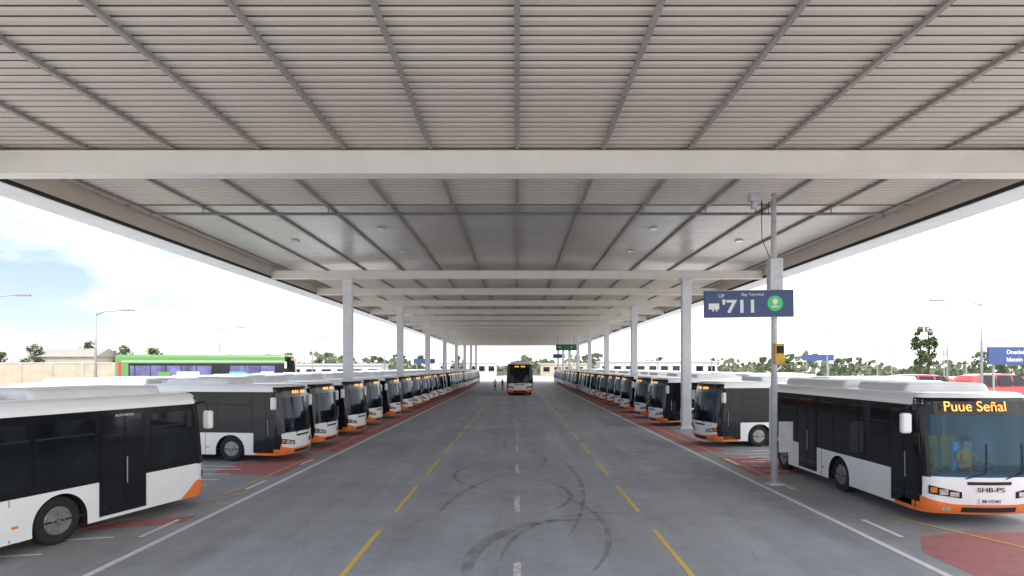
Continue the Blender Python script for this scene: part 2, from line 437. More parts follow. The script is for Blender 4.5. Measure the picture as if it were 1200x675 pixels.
    if interior:
        V,F=boxgeo(-1.0,-.42,-W+.25,W-.25,.5,1.1,.05); mk('dashboard',V,F,'inter',rt)
        V,F=tube([(-.95+.18*math.cos(a)*.4,.55+.23*math.sin(a),1.2+.1*math.cos(a)) for a in [2*math.pi*k/16 for k in range(17)]],.018,6); mk('steering_wheel',V,F,'matte',rt)
        gs=[boxgeo(-1.75,-1.62,.3,.8,.9,1.75,.05),boxgeo(-1.7,-1.25,.3,.8,.85,.98,.04)]
        V,F=merge(*gs); mk('driver_seat',V,F,'seatG',rt)
        for k,(x,y,mm) in enumerate([(-1.9,-.85,'seatY'),(-1.9,-.35,'seatR'),(-2.6,-.85,'seatG'),(-2.6,.4,'seatY'),(-2.6,.85,'seatY'),(-3.9,-.5,'seatY'),(-3.9,.8,'seatR'),(-4.8,-.8,'seatG')]):
            gs=[boxgeo(x-.08,x+.02,y-.2,y+.2,1.0,1.8,.04),boxgeo(x-.04,x+.4,y-.2,y+.2,.9,1.02,.03)]
            V,F=merge(*gs); mk('passenger_seat',V,F,mm,rt)
        V,F=merge(tube([(-1.9,.25,.4),(-1.9,.25,2.6)],.02,6),tube([(-2.3,-.25,.4),(-2.3,-.25,2.6)],.02,6)); mk('grab_pole',V,F,'yellowdev',rt)
        box('interior_floor',-L+.5,-.5,-W+.06,W-.06,.465,.5,'matte',rt)
    if extra: extra(rt,P,sx,patch)
    return rt

def decoA(rt,P,sx,patch):
    p=P(-sx(2.75),2.55,.04); text('side_lettering','AUTO METRO',.075,'text',rt,face_mat(p,(1,0,0),(0,0,1)),.002)
    patch('service_hatch',-sx(5.0),-sx(6.0),.36,.98,.006,'white',ns=1,nz=1,th=.006)
def decoB(rt,P,sx,patch):
    for t,c in((2.2,'seatG'),(2.55,'seatY'),(2.9,'seatR')):
        patch('advert_panel',sx(t),sx(t+.26),1.36,1.55,.021,c,ns=1,nz=1)
    p=P(sx(.95),2.58,.04); text('side_lettering','AUTO METRO',.08,'text',rt,face_mat(p,(-1,0,0),(0,0,1)),.002)
def decoG(rt,P,sx,patch):
    for t,w,c in((1.7,1.2,'text'),(4.2,1.5,'seatG'),(8.4,2.,'text'),(11.,1.1,'green')):
        patch('side_graphic',-sx(t),-sx(t+w),1.98,2.42,.022,c,ns=1,nz=1)
    patch('side_stripe',-sx(.6),-sx(15.3),3.1,3.17,.02,'text',ns=1,nz=1)
    patch('rear_marker_panel',-sx(15.35),-sx(15.62),1.2,3.1,.02,'red',ns=1,nz=1)

GL='white and orange buses parked along both sides of the carriageway'
busA=build_bus('white bus with black windows, nose pointing away, beside the kerb line',group=GL,L=12,doors=((2.15,3.35),(6.6,7.8)),wheels=(4.2,9.8),extra=decoA,pods=((1.4,4.6),(5.4,10.8)),sweep=.5)
busA.location=(-9.45,16.95,0); busA.rotation_euler=(0,0,R(75.0))
busB=build_bus('white bus with orange bumper and lit amber destination display',group=GL,L=9.2,W=1.36,H=3.04,doors=((.35,1.45),(5.3,6.5)),wheels=(4.0,7.9),sign='Puue Señal',extra=decoB,pods=((1.4,3.6),(4.3,8.2)),wsm='wsb')
busB.location=(10.75,13.95,0); busB.rotation_euler=(0,0,R(-90))
busC=build_bus('white and orange bus parked nose-in towards the carriageway',group=GL)
farmesh=joined_mesh(busC,'city_bus_distant',('passenger','driver','steering','grab','dashboard','wiper','skirt_seam','vent_rail'))
index_kids()
more=[54.2+4.*i for i in range(23)]
lefts=[24.6,28.5,33.33,38.67,44,49.33]+more
rights=[28.9,38.67,44,49.33]+more
first=True
random.seed(3)
for side,lst in((-1,lefts),(1,rights)):
    for i,y in enumerate(lst):
        yaw=7+random.uniform(-1.5,1.5)
        rz=R(-yaw) if side<0 else R(180+yaw)
        loc=(side*(8.5+random.uniform(-.15,.15)),y-.1,0)
        if y<72:
            if first:
                busC.location=loc; busC.rotation_euler=(0,0,rz); first=False
            else: copy_thing(busC,loc,rz)
        else:
            o=bpy.data.objects.new('city_bus',farmesh); link(o); o.location=loc; o.rotation_euler=(0,0,rz)
            o['label']=busC['label']; o['category']='bus'; o['group']=GL
cb=copy_thing(busC,(.35,78,0),R(-90),label='tall white and orange bus driving down the carriageway')
cb.scale=(1.3,1.3,1.38)
if 'group' in cb: del cb['group']
gb=build_bus('tall green bus with purple and white side graphics',L=16,H=3.6,body='green',lower='green',sign='dashes',doors=((.4,1.5),(6,7.2)),wheels=(2.6,13),interior=False,name='green_bus',band='glass',pane='purple',bandend=1.3,zb0=1.8,bandtop=.6,extra=decoG)
gb.location=(-20.8,58,0); gb.rotation_euler=(0,0,R(3)); gb.scale=(1,1,1.32)

# ------------------------------------------------------------ canopy
HC=3.64
CZ=HC+5.9; BZ=HC+5.15; EX=14.35
Y0,Y1=1.,150.
can=root('bus_station_canopy','long flat pale metal canopy on columns over the carriageway','canopy')
def louvre(ya,yb,pitch,g=.33):
    V=[];F=[]; prof=[]; mi=[]
    y=ya
    while y<yb-1e-6:
        prof+= [(y,CZ+.02),(y+pitch*.14,CZ-.012),(y+pitch*(1-g),CZ),(y+pitch*(1-g)+.002,CZ+.13),(y+pitch-.002,CZ+.13)]
        y+=pitch
    prof.append((y,CZ+.02))
    nseg=4
    for (yy,z) in prof:
        for k in range(nseg+1): V.append((-EX+2*EX*k/nseg,yy,z))
    n=nseg+1
    for i in range(len(prof)-1):
        for k in range(nseg):
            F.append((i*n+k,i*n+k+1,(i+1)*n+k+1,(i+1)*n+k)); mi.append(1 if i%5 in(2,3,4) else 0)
    return V,F,mi
V,F,mi=louvre(2,22.4,.3,.3); mk('louvre_ceiling',V,F,None,can,False,[M['ceil'],M['groove']],mi)
V,F,mi=louvre(36.4,150,.5,.2); mk('louvre_ceiling',V,F,None,can,False,[M['ceil'],M['groove']],mi)
gs=[]
y=22.45
while y<36.3:
    for k in range(-7,7):
        xa=max(-EX,2.3*k+.04); xb=min(EX,2.3*k+2.26)
        if xb>xa: gs.append(boxgeo(xa,xb,y,y+1.13,CZ-.02,CZ+.01,0))
    y+=1.15
V,F=merge(*gs); mk('smooth_ceiling_panel',V,F,'ceilsm',can)
box('roof_deck',-EX,EX,Y0,Y1,CZ+.17,CZ+.35,'greyp',can)
for k in range(-6,7):
    V,F=merge(boxgeo(2.3*k-.028,2.3*k+.028,2,Y1,CZ-.09,CZ+.02),boxgeo(2.3*k-.05,2.3*k+.05,2,Y1,CZ-.105,CZ-.091)); mk('purlin',V,F,'purl',can)
def beam(y,h,w):
    t=BZ+h
    V,F=merge(boxgeo(-EX+.02,EX-.02,y-w/2,y+w/2,BZ,BZ+.04,.01),boxgeo(-EX+.02,EX-.02,y-w/2,y+w/2,t-.04,t,.01),boxgeo(-EX+.02,EX-.02,y-w/2+.03,y+w/2-.03,BZ+.041,t-.041))
    return mk('cross_beam',V,F,'beam',can)
beam(16.6,.62,.5)
y=36.
while y<149:
    beam(y,.46,.4); y+=8
for sg in(1,-1):
    x0,x1=sorted((sg*(EX+.06),sg*(EX+1.25)))
    box('fascia',x0,x1,Y0,Y1,BZ,CZ+.5,'col',can,.03)
    x0,x1=sorted((sg*(EX+.002),sg*(EX+.058)))
    box('shadow_gap',x0,x1,Y0,Y1,BZ+.02,BZ+.14,'gap',can)
    x0,x1=sorted((sg*(EX+.001),sg*(EX+.05)))
    box('edge_lining',x0,x1,Y0,Y1,BZ+.142,CZ+.3,'ceil',can)
V,F=boxgeo(-EX-1.25,EX+1.25,Y1+.01,Y1+.4,BZ,CZ+.5); mk('fascia',V,F,'col',can)
y=36.
while y<149:
    for sg in(1,-1):
        x=sg*9.9
        V,F=merge(boxgeo(x-.27,x+.27,y-.2,y+.2,.0,BZ-.002,.04),boxgeo(x-.4,x+.4,y-.34,y+.34,.0,.12,.02),boxgeo(x-.36,x+.36,y-.3,y+.3,BZ-.1,BZ-.003,.01))
        mk('column',V,F,'col',can)
    y+=16
V,F=merge(tube([(-13.4,22.5,HC+5.6),(13.4,22.5,HC+5.6),(13.45,22.5,HC+5.45)],.055,8),*[tube([(x,22.5,HC+5.6),(x,22.5,CZ)],.02,6) for x in(-11.5,-6.9,-2.3,2.3,6.9,11.5)])
cd=mk('suspended_conduit',V,F,'conduit'); cd['label']='thin grey steel conduit hanging below the canopy ceiling'; cd['category']='pipe'
for x,y in((-12.4,14.2),(-5.75,26),(5.75,26),(-5.75,31),(5.75,31),(-10.3,28.5),(10.3,28.5)):
    V,F=merge(boxgeo(x-.16,x+.16,y-.16,y+.16,CZ-.09,CZ-.045,.02)); o=mk('ceiling_light',V,F,'lamp'); o['label']='small square light fitting under the canopy ceiling'; o['category']='light'; o['group']='canopy ceiling lights'

# ------------------------------------------------------------ ground
def sheet(name,x0,x1,y0,y1,z,m):
    V=[(x0,y0,z),(x1,y0,z),(x1,y1,z),(x0,y1,z)]; o=mk(name,V,[(0,1,2,3)],m); o['kind']='structure'; return o
sheet('ground',-1500,1500,-300,2500,0,'grd')
sheet('road',-7.9,7.9,-20,190,.004,'asph')
for sg in(1,-1):
    a,b_=sorted((sg*7.9,sg*24)); sheet('bus_bay_pavement',a,b_,-20,160,.004,'bay')
def marks(name,rects,m,z):
    V=[];F=[]
    for q in rects:
        n=len(V); V+=[(p[0],p[1],z) for p in q]; F.append(tuple(range(n,n+len(q))))
    o=mk(name,V,F,m); o['kind']='structure'; return o
def rect(x0,x1,y0,y1): return [(x0,y0),(x1,y0),(x1,y1),(x0,y1)]
def seg(p,q,w):
    p=Vector(p);q=Vector(q);d=(q-p).normalized();n=Vector((-d.y,d.x))*w/2
    return [tuple(p-n),tuple(q-n),tuple(q+n),tuple(p+n)]
wh=[rect(-7.56,-7.41,-15,185),rect(7.41,7.56,-15,185)]
cw=[rect(-.07,.07,y,y+1.8) for y in [2,9.6,15.4,21,26.5,32]+[38+6*i for i in range(20)]]
yl=[]
y=5.2
while y<180:
    for sg in(1,-1): yl.append(rect(sg*3.05-.05,sg*3.05+.05,y,y+3.4))
    y+=5.1
rd=[]
for sg,lst in((-1,lefts),(1,rights)):
    for i,y in enumerate(lst):
        if y>110: break
        wh.append(seg((sg*10.2,y-2.25),(sg*21,y-.7),.14))
    rd.append([(sg*7.95,20.5),(sg*7.95,24.5),(sg*9.3,25),(sg*10.6,23.2),(sg*10.4,20.9)])
    rd.append([(sg*7.7,26.2),(sg*7.7,112),(sg*8.7,112),(sg*9.0,26.6)])
rd.append([(8.0,8.2),(7.95,12.0),(8.6,13.1),(9.6,13.5),(14.5,13.5),(14.5,10.2),(11.,8.2)])
rd.append([(-12.,13.6),(-7.8,15.0),(-7.8,14.3),(-12.,12.7)])
for y in(13.1,18.2,22.8):
    wh.append(rect(-8.1,-7.98,y,y+1.5)); wh.append(rect(8.15,8.27,y,y+1.5))
for k in range(5): wh.append(seg((-9.4-.1*k,17.8+k*1.0),(-12.2,17.7+k*1.0),.13)); wh.append(seg((8.6,21.5+k*1.05),(9.5,21.4+k*1.05),.13))
for k in range(4): wh.append(seg((9.4,24+k*.8),(12.4,24.2+k*.8),.12))
wh.append(seg((10.2,11.9),(15,11.6),.12)); wh.append(seg((9.8,10.2),(14,10.0),.1))
wh.append(seg((-8.6,13.1),(-11.5,12.4),.1)); wh.append(seg((-9.2,11.9),(-11.5,11.4),.1))
yl2=[seg((-11.2,10.5),(-7.8,17.8),.08),seg((-8.3,17.5),(-8.3,100),.07),seg((8.3,17.5),(8.3,100),.07),seg((9.,15.),(11.6,9.2),.08)]
marks('white_road_marking',wh,'lw',.012); marks('white_centre_marking',cw,'lwf',.008); marks('yellow_road_marking',yl,'ly',.008); marks('yellow_bay_marking',yl2,'ly',.016); marks('red_bay_marking',rd,'lr',.008)
V=[];F=[]
def arc(cx,cy,rx,ry,a0,a1,w):
    n0=len(V); N=40
    for i in range(N+1):
        a=R(a0+(a1-a0)*i/N); w2=w*(.2+.8*math.sin(math.pi*i/N))
        for rr in(-w2/2,w2/2): V.append((cx+(rx+rr)*math.cos(a),cy+(ry+rr)*math.sin(a),.0165+.0003*len(F)/40))
    for i in range(N): F.append((n0+2*i,n0+2*i+1,n0+2*i+3,n0+2*i+2))
for q in [(1.6,11.2,2.5,3.4,75,205,.34),(2.4,11.4,2.7,3.9,85,180,.16),(-.2,17.5,1.7,2.5,-80,80,.14),(.3,20.8,2.4,3.,120,270,.12),(-.4,24,1.5,3,-60,110,.12),(4,14,6,10,135,175,.18),(-5,20,7,14,-30,25,.15),(1.2,29,1.8,5,100,220,.12),(-1,14,3,5,-50,40,.13)]:
    arc(*q)
o=mk('tyre_marks',V,F,'skid'); o['kind']='structure'

# ------------------------------------------------------------ sign pole
px,py=7.95,19.
sp=root('sign_pole','tall grey steel pole carrying a blue direction sign and camera','pole',(px,py,0))
V,F=merge(tube([(0,0,0),(0,0,5.6),(-.02,0,9.0)],[.1,.09,.075],14),boxgeo(-.2,.2,-.2,.2,0,.05,.01)); mk('pole_shaft',V,F,'pole',sp,True)
V,F=tube([(0,-.02,8.85),(-.45,-.05,8.9),(-.6,-.05,8.9)],.03,8); mk('bracket_arm',V,F,'pole',sp)
V,F=merge(boxgeo(-.82,-.48,-.25,.1,8.72,8.98,.05),boxgeo(-.74,-.56,-.2,.02,8.5,8.73,.04)); mk('security_camera',V,F,'greyp',sp)
V,F=merge(*[tube([(x,.05,8.75),(x,.05,8.35)],.012,5) for x in(-.55,-.35,-.15)],tube([(-.4,0,8.8),(-.38,0,7.6),(-.1,0,6.9)],.012,5)); mk('cable',V,F,'matte',sp)
V,F=boxgeo(-.2,.2,-.2,.12,6.0,6.98,.03); mk('control_box',V,F,'pole',sp)
V,F=boxgeo(-.09,.2,-.3,-.11,3.75,4.35,.03); yb=mk('card_reader',V,F,'yellowdev',sp)
V,F=boxgeo(-.05,.16,-.32,-.302,4.05,4.28,.003); mk('reader_screen',V,F,'matte',yb)
V,F=boxgeo(.12,.56,-.06,-.02,1.0,1.95,.01); mk('notice_board',V,F,'pole',sp)
sgn=bpy.data.objects.new('direction_sign',None); link(sgn); sgn.parent=sp; sgn.location=(-.85,-.18,5.57); sgn.rotation_euler=(0,R(-.8),0)
V,F=boxgeo(-1.38,1.36,-.05,.05,-.4,.4,.02); mk('sign_board',V,F,'signblue',sgn)
V,F=merge(boxgeo(-1.4,1.38,-.045,.055,.401,.42),boxgeo(-1.4,1.38,-.045,.055,-.42,-.401)); mk('sign_frame',V,F,'greyp',sgn)
fm=lambda x,z:face_mat((x,-.056,z),(1,0,0),(0,0,1))
text('sign_number',"'711",.54,'text',sgn,fm(-.3,-.1),.006,sx=1.2,bold=.014)
text('sign_small_lettering','UP',.15,'text',sgn,fm(-.86,.24),.003)
text('sign_small_lettering','Bay Terminal',.13,'text',sgn,fm(.1,.28),.003)
V,F=merge(boxgeo(-1.25,-.93,-.058,-.05,-.16,.02),boxgeo(-1.15,-1.09,-.058,-.05,-.22,-.165),boxgeo(-1.04,-.98,-.058,-.05,-.22,-.165)); mk('bus_pictogram',V,F,'text',sgn)
V,F=lathe_y([(.235,-.05),(.235,-.06),(.001,-.06)],0,0,28); V=[(x+.78,y,z) for x,y,z in V]; gc=mk('green_disc',V,F,'signgreen',sgn)
V,F=merge(boxgeo(.75,.81,-.066,-.061,-.05,.14),boxgeo(.67,.89,-.066,-.061,-.12,-.08)); mk('white_symbol',V,F,'text',gc)
V,F=lathe_y([(.08,-.061),(.08,-.067),(.001,-.067)],0,0,18); V=[(x+.78,y,z+.06) for x,y,z in V]; mk('white_symbol',V,F,'text',gc)

def hang(x,y,z,w,h,m,label,rods=True,txt=None,name='hanging_sign'):
    rt=root(name,label,'sign',(x,y,0))
    V,F=boxgeo(-w/2,w/2,-.1,.1,z,z+h,.03); mk('sign_board',V,F,m,rt)
    if rods:
        V,F=merge(*[tube([(q,0,z+h),(q,0,BZ+.3)],.04,6) for q in(-w*.4,w*.4)]); mk('hanger_rod',V,F,'galv',rt)
    else:
        V,F=merge(*[tube([(q,.15,0),(q,.15,z+h)],.08,8) for q in(-w*.35,w*.35)]); mk('sign_post',V,F,'galv',rt)
    if txt:
        for (s,dx,dz,sz) in txt: text('sign_lettering',s,sz,'text',rt,face_mat((dx,-.105,z+dz),(1,0,0),(0,0,1)),.004,align='LEFT')
    return rt
hang(8.,100,6.3,3.4,1.0,'signdkgreen','dark green display sign hanging below the canopy',txt=[('<',-1.3,.5,.8),('>',.6,.5,.8)])
hang(-15.7,104,4.2,3.6,.8,'signblue','small blue board on posts beside the buses',rods=False,name='direction_board')
hang(9,132,5.5,2.6,.9,'signblue','small blue board hanging below the canopy')
sb=hang(38.7,48,3.8,3.9,1.4,'signblue','dark blue direction board with two lines of white lettering',rods=False,name='direction_board',txt=[('Dnetleio',-.55,.98,.46),('ldetein',-.55,.4,.46)])
for (a,b_,c) in ((-1.75,.82,'text'),(-1.2,.82,'text'),(-1.75,.24,'signgreen'),(-1.2,.24,'text')):
    V,F=boxgeo(a,a+.4,-.108,-.101,b_,b_+.36,.0); mk('sign_pictogram',V,F,c,sb)
hang(48,98,4.6,5.0,1.0,'signblue','blue direction board on two posts',rods=False,name='direction_board')
hang(57.5,96,6.2,3.2,1.,'greyp','pale direction board on two posts',rods=False,name='direction_board')
hang(70,98,5.4,5.,.9,'greyp','pale direction board on two posts',rods=False,name='direction_board')

# ------------------------------------------------------------ street lamps
def lamp(x,y,h,arm,double=False):
    rt=root('street_lamp','slender grey street lamp with a %s arm in the outer yard'%('double' if double else 'single'),'street lamp',(x,y,0),group='street lamps around the bus yard')
    V,F=merge(tube([(0,0,0),(0,0,h*.6),(0,0,h)],[.13,.1,.07],10),tube([(0,0,0),(0,0,.9)],[.2,.2],10)); mk('lamp_post',V,F,'galv',rt,True)
    for a in ([arm,-arm*.55] if double else [arm]):
        V,F=tube([(0,0,h-.25),(a*.3,0,h+.02),(a,0,h+.16)],[.06,.05,.04],8); ar=mk('lamp_arm',V,F,'galv',rt,True)
        s=1 if a>0 else -1
        V,F=boxgeo(min(a-.1*s,a+.95*s),max(a-.1*s,a+.95*s),-.17,.17,h+.08,h+.24,.06); mk('lamp_head',V,F,'galv',ar)
    return rt
lamp(-34.3,50,8.1,2.2); lamp(-40,45.5,8.8,3.0)
lamp(-46.,95,9.6,3.0); lamp(-40,120,9.2,1.5); lamp(-27,125,9,1.5)
lamp(37.8,50,8.9,-3.2); lamp(63.,90,12.,-1.,True); lamp(44.4,88,9.,-2.); lamp(66,95,9.,-2.); lamp(38,120,9.,-2)
lamp(27,118,8.,1.2); lamp(73,88,9.,1.5)

# ------------------------------------------------------------ trees
def make_tree(h,rad,seed,label='tree'):
    rnd=random.Random(seed)
    rt=root('tree',label,'tree',group='trees behind the bus yard')
    gs=[tube([(0,0,0),(.1,0,h*.3),(.05,.1,h*.6),(0,0,h*.85)],[h*.03,h*.024,h*.015,h*.006],8)]
    for k in range(7):
        a=k*2.4+rnd.random(); z=h*(.3+.07*k); e=rad*(.75-.06*k)
        gs.append(tube([(0,0,z),(e*.5*math.cos(a),e*.5*math.sin(a),z+h*.09),(e*math.cos(a),e*math.sin(a),z+h*.15)],[h*.011,h*.007,h*.003],5))
    V,F=merge(*gs); mk('trunk',V,F,'bark',rt,True)
    V=[];F=[];mi=[]
    for c in range(26):
        a=rnd.random()*6.28; q=rnd.random()**.5*rad*.8; zz=h*(.36+.6*rnd.random())
        q*=math.sin(max(.15,min(1,(h*1.02-zz)/(h*.5)))*1.5)
        cx,cy=q*math.cos(a),q*math.sin(a); cr=rad*rnd.uniform(.2,.36); dk=rnd.random()<.5
        for l in range(42):
            d=Vector((rnd.gauss(0,1),rnd.gauss(0,1),rnd.gauss(0,.8))).normalized()*cr*rnd.uniform(.5,1.05)
            p=Vector((cx,cy,zz))+d; s=rnd.uniform(.1,.22)*max(1,h/9)
            u=Vector((rnd.gauss(0,1),rnd.gauss(0,1),rnd.gauss(0,1))).normalized(); w=u.cross(Vector((rnd.gauss(0,1),rnd.gauss(0,1),rnd.gauss(0,1)))).normalized()
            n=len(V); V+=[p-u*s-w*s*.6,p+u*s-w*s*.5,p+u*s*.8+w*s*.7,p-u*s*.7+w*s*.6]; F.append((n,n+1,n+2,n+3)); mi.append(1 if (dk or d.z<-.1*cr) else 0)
    mk('crown',V,F,None,rt,False,[M['leafA'],M['leafB']],mi)
    return rt
tA=make_tree(7.5,3.,1,label='leafy green broadleaf tree behind the bus yard'); tB=make_tree(9.5,3.2,2,label='leafy green broadleaf tree behind the bus yard'); tC=make_tree(12.,2.,5,label='tall narrow dark tree rising above the tree line')
index_kids()
tA.location=(-78,132,0); tB.location=(-95,136,0); tC.location=(84,128,0)
rnd=random.Random(11)
for x,y in[(-103,131),(-88,138),(-68,135),(-61,150),(-56,150),(-50,155),(-118,134),(-112,133)]+[(30,190),(44,190),(52,192),(60,150),(66,150),(76,145),(92,140),(98,130),(106,134),(114,128),(-30,190),(-20,210),(25,200),(122,140)]:
    o=copy_thing(rnd.choice([tA,tB]),(x,y,0),rnd.random()*6); s=rnd.uniform(.65,.95); o.scale=(s,s,s)
o=copy_thing(tC,(86.5,129,0),2.)
rnd=random.Random(5); V=[];F=[];mi=[]
for k in range(5200):
    x=rnd.uniform(-330,330); y=250+rnd.uniform(0,25)-abs(x)*.1
    top=5+2.5*math.sin(x*.07)+2*math.sin(x*.23+1)+1.2*math.sin(x*.61)
    z=rnd.random()*max(2,top); s=rnd.uniform(.5,1.3)
    u=Vector((rnd.gauss(0,1),rnd.gauss(0,.6),rnd.gauss(0,1))).normalized(); w=u.cross(Vector((0,1,.3))).normalized(); p=Vector((x,y,z)); n=len(V)
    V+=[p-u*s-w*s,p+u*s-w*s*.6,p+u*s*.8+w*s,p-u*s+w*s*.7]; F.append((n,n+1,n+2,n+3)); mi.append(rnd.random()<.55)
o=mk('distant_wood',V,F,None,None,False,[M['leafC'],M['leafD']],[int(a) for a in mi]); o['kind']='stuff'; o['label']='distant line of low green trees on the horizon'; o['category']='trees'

# ------------------------------------------------------------ buildings / walls
def building(x0,x1,y0,y1,h,label,m='beige',pitch=0,nw=6,name='low_building'):
    rt=root(name,label,'building',((x0+x1)/2,(y0+y1)/2,0)); w=(x1-x0)/2; d=(y1-y0)/2
    box('wall',-w,w,-d,d,0,h,m,rt)
    if pitch:
        V=[(-w-.4,-d-.4,h),(w+.4,-d-.4,h),(w+.4,d+.4,h),(-w-.4,d+.4,h),(-w-.4,0,h+pitch),(w+.4,0,h+pitch)]
        mk('roof',V,[(0,1,5,4),(2,3,4,5),(0,4,3),(1,2,5),(3,2,1,0)],'roofg',rt)
    else: box('roof',-w-.3,w+.3,-d-.3,d+.3,h+.002,h+.35,'greyp',rt)
    for k in range(nw):
        x=-w+(k+.5)*2*w/nw; ww=min(1.2,w/nw*.6)
        o=box('window',x-ww,x+ww,-d-.04,-d-.004,h*.4,h*.78,'glass',rt)
        box('window_sill',x-ww-.1,x+ww+.1,-d-.14,-d-.005,h*.4-.12,h*.4-.003,'greyp',o)
    return rt
rt=root('yard_wall','plain beige rendered yard wall with piers and coping','wall',(-94,119,0))
box('wall_face',-26,22,-.2,.2,0,4.3,'beige',rt)
box('wall_coping',-26.1,22.1,-.3,.3,4.302,4.5,'greyp',rt)
for k in range(9): box('wall_pier',-26+k*6-.3,-26+k*6+.3,-.32,-.202,0,4.3,'beige',rt)
building(-104,-90,131,139,5.8,'house with a pitched roof among trees',pitch=1.9,nw=3,name='house')
building(-64,-30,135,143,4.0,'low pale building beyond the green bus','greyp',nw=10)
building(24,58,178,186,5.0,'low pale building on the far side of the yard','greyp',nw=10)
building(-30,-8,235,243,5.,'distant low pale hall','greyp',nw=6)
building(9,34,232,240,4.6,'distant low beige hall','beige',nw=6)
def fence(x0,y0,x1,y1,label):
    rt=root('fence',label,'fence',(x0,y0,0)); d=Vector((x1-x0,y1-y0,0)); n=int(d.length/3); gs=[]
    for k in range(n+1):
        p=d*k/n; gs.append(tube([p,p+Vector((0,0,2))],.04,5))
    V,F=merge(*gs); mk('fence_posts',V,F,'galv',rt)
    gs=[tube([Vector((0,0,z)),d+Vector((0,0,z))],.02,4) for z in(.2,.5,.8,1.1,1.4,1.7,1.95)]
    V,F=merge(*gs); mk('fence_rails',V,F,'galv',rt)
fence(26,108,110,112,'grey wire fence along the edge of the yard'); fence(-72,112,-24,110,'grey wire fence along the edge of the yard')
fence(-22,205,22,205,'grey wire fence across the end of the yard')

# ------------------------------------------------------------ cars
def car(x,y,rz,m,label,name='parked_car',sc=1.,cat='car',grp='cars parked in the outer yard',lowr=False):
    rt=root(name,label,cat,(x,y,0),rz,group=grp)
    if lowr: prof=[(-2.1,.3),(-2.2,.7),(-2.12,1.0),(-1.7,1.25),(-1.25,1.55),(-.8,1.68),(0,1.73),(1.2,1.7),(1.8,1.6),(2.05,1.3),(2.15,.9),(2.15,.35)]
    else: prof=[(-2.1,.3),(-2.18,.6),(-2.1,.82),(-1.8,.96),(-1.15,1.03),(-.8,1.25),(-.5,1.42),(0,1.48),(.6,1.48),(1.05,1.4),(1.6,1.12),(2.05,1.02),(2.15,.75),(2.12,.35)]
    V=[];F=[]
    for k,(px_,pz) in enumerate(prof):
        w=.88 if pz<1.06 else .88-.2*(pz-1.06)/.42
        V+=[(px_,-w,pz),(px_,-.55*w,pz+.03),(px_,.55*w,pz+.03),(px_,w,pz)]
    n=len(prof)
    for k in range(n-1):
        for j in range(3): F.append((4*k+j,4*k+j+1,4*k+j+5,4*k+j+4))
    F.append([4*k for k in range(n)][::-1]); F.append([4*k+3 for k in range(n)]); F.append((0,4*n-4,4*n-1,3))
    mk('body',V,F,m,rt)
    top=1.65 if lowr else 1.4
    def wy(z): return .885-.2*max(0,z-1.06)/.42
    for sg in(1,-1):
        if lowr:
            for a,b_,c,d in((-1.45,-1.0,-.5,-.5),(-.42,-.42,.42,.42),(.5,.5,1.25,1.5)):
                V=[(a,sg*wy(1.08),1.08),(b_,sg*wy(top),top),(c,sg*wy(top),top),(d,sg*wy(1.08),1.08)]
                mk('side_window',V,[(0,1,2,3)],'glass',rt)
        else:
            V=[(-1.25,sg*.885,1.06),(-.62,sg*wy(top-.02),top-.02),(.86,sg*wy(top),top),(1.45,sg*.885,1.08)]
            mk('side_window',V,[(0,1,2,3)],'glass',rt)
        for x_ in(-1.35,1.35):
            V,F=lathe_y([(.32,sg*.68),(.33,sg*.89),(.2,sg*.9),(.02,sg*.9)],x_,.32,16); mk('wheel',V,F,'rubber',rt)
    if lowr: mk('windscreen',[(-2.05,-.75,1.07),(-1.2,-.6,1.61),(-1.2,.6,1.61),(-2.05,.75,1.07)],[(0,1,2,3)],'glass',rt)
    else: mk('windscreen',[(-1.17,-.8,1.06),(-.55,-.6,1.46),(-.55,.6,1.46),(-1.17,.8,1.06)],[(0,1,2,3)],'glass',rt)
    rt.scale=(sc,sc,sc); return rt
cl=[('carw','white parked car in the outer yard'),('card','dark parked car in the outer yard'),('cars','silver parked car in the outer yard')]
rnd=random.Random(9)
for k in range(9):
    m,l=cl[k%3]; car(27+k*3.4,84+rnd.uniform(-1,1),R(88+rnd.uniform(-3,3)),m,l)
for k in range(7):
    m,l=cl[(k*2)%3]; car(-24-k*3.6,90+rnd.uniform(-1,1),R(-90+rnd.uniform(-3,3)),m,l)
car(39.3,60,R(178),'red','rounded red minibus parked in the outer yard','red_minibus',1.66,'minibus','red minibuses in the outer yard',True)
car(47.,60.5,R(184),'red','rounded red minibus parked in the outer yard','red_minibus',1.7,'minibus','red minibuses in the outer yard',True)
car(-22.,66,R(0),'carw','tall white van parked behind the buses','white_van',1.75,'van','white vans in the outer yard',True)
car(-33,70,R(180),'carw','tall white van parked behind the buses','white_van',1.75,'van','white vans in the outer yard',True)
car(31.,70,R(180),'carw','tall white van parked behind the buses','white_van',1.7,'van','white vans in the outer yard',True)

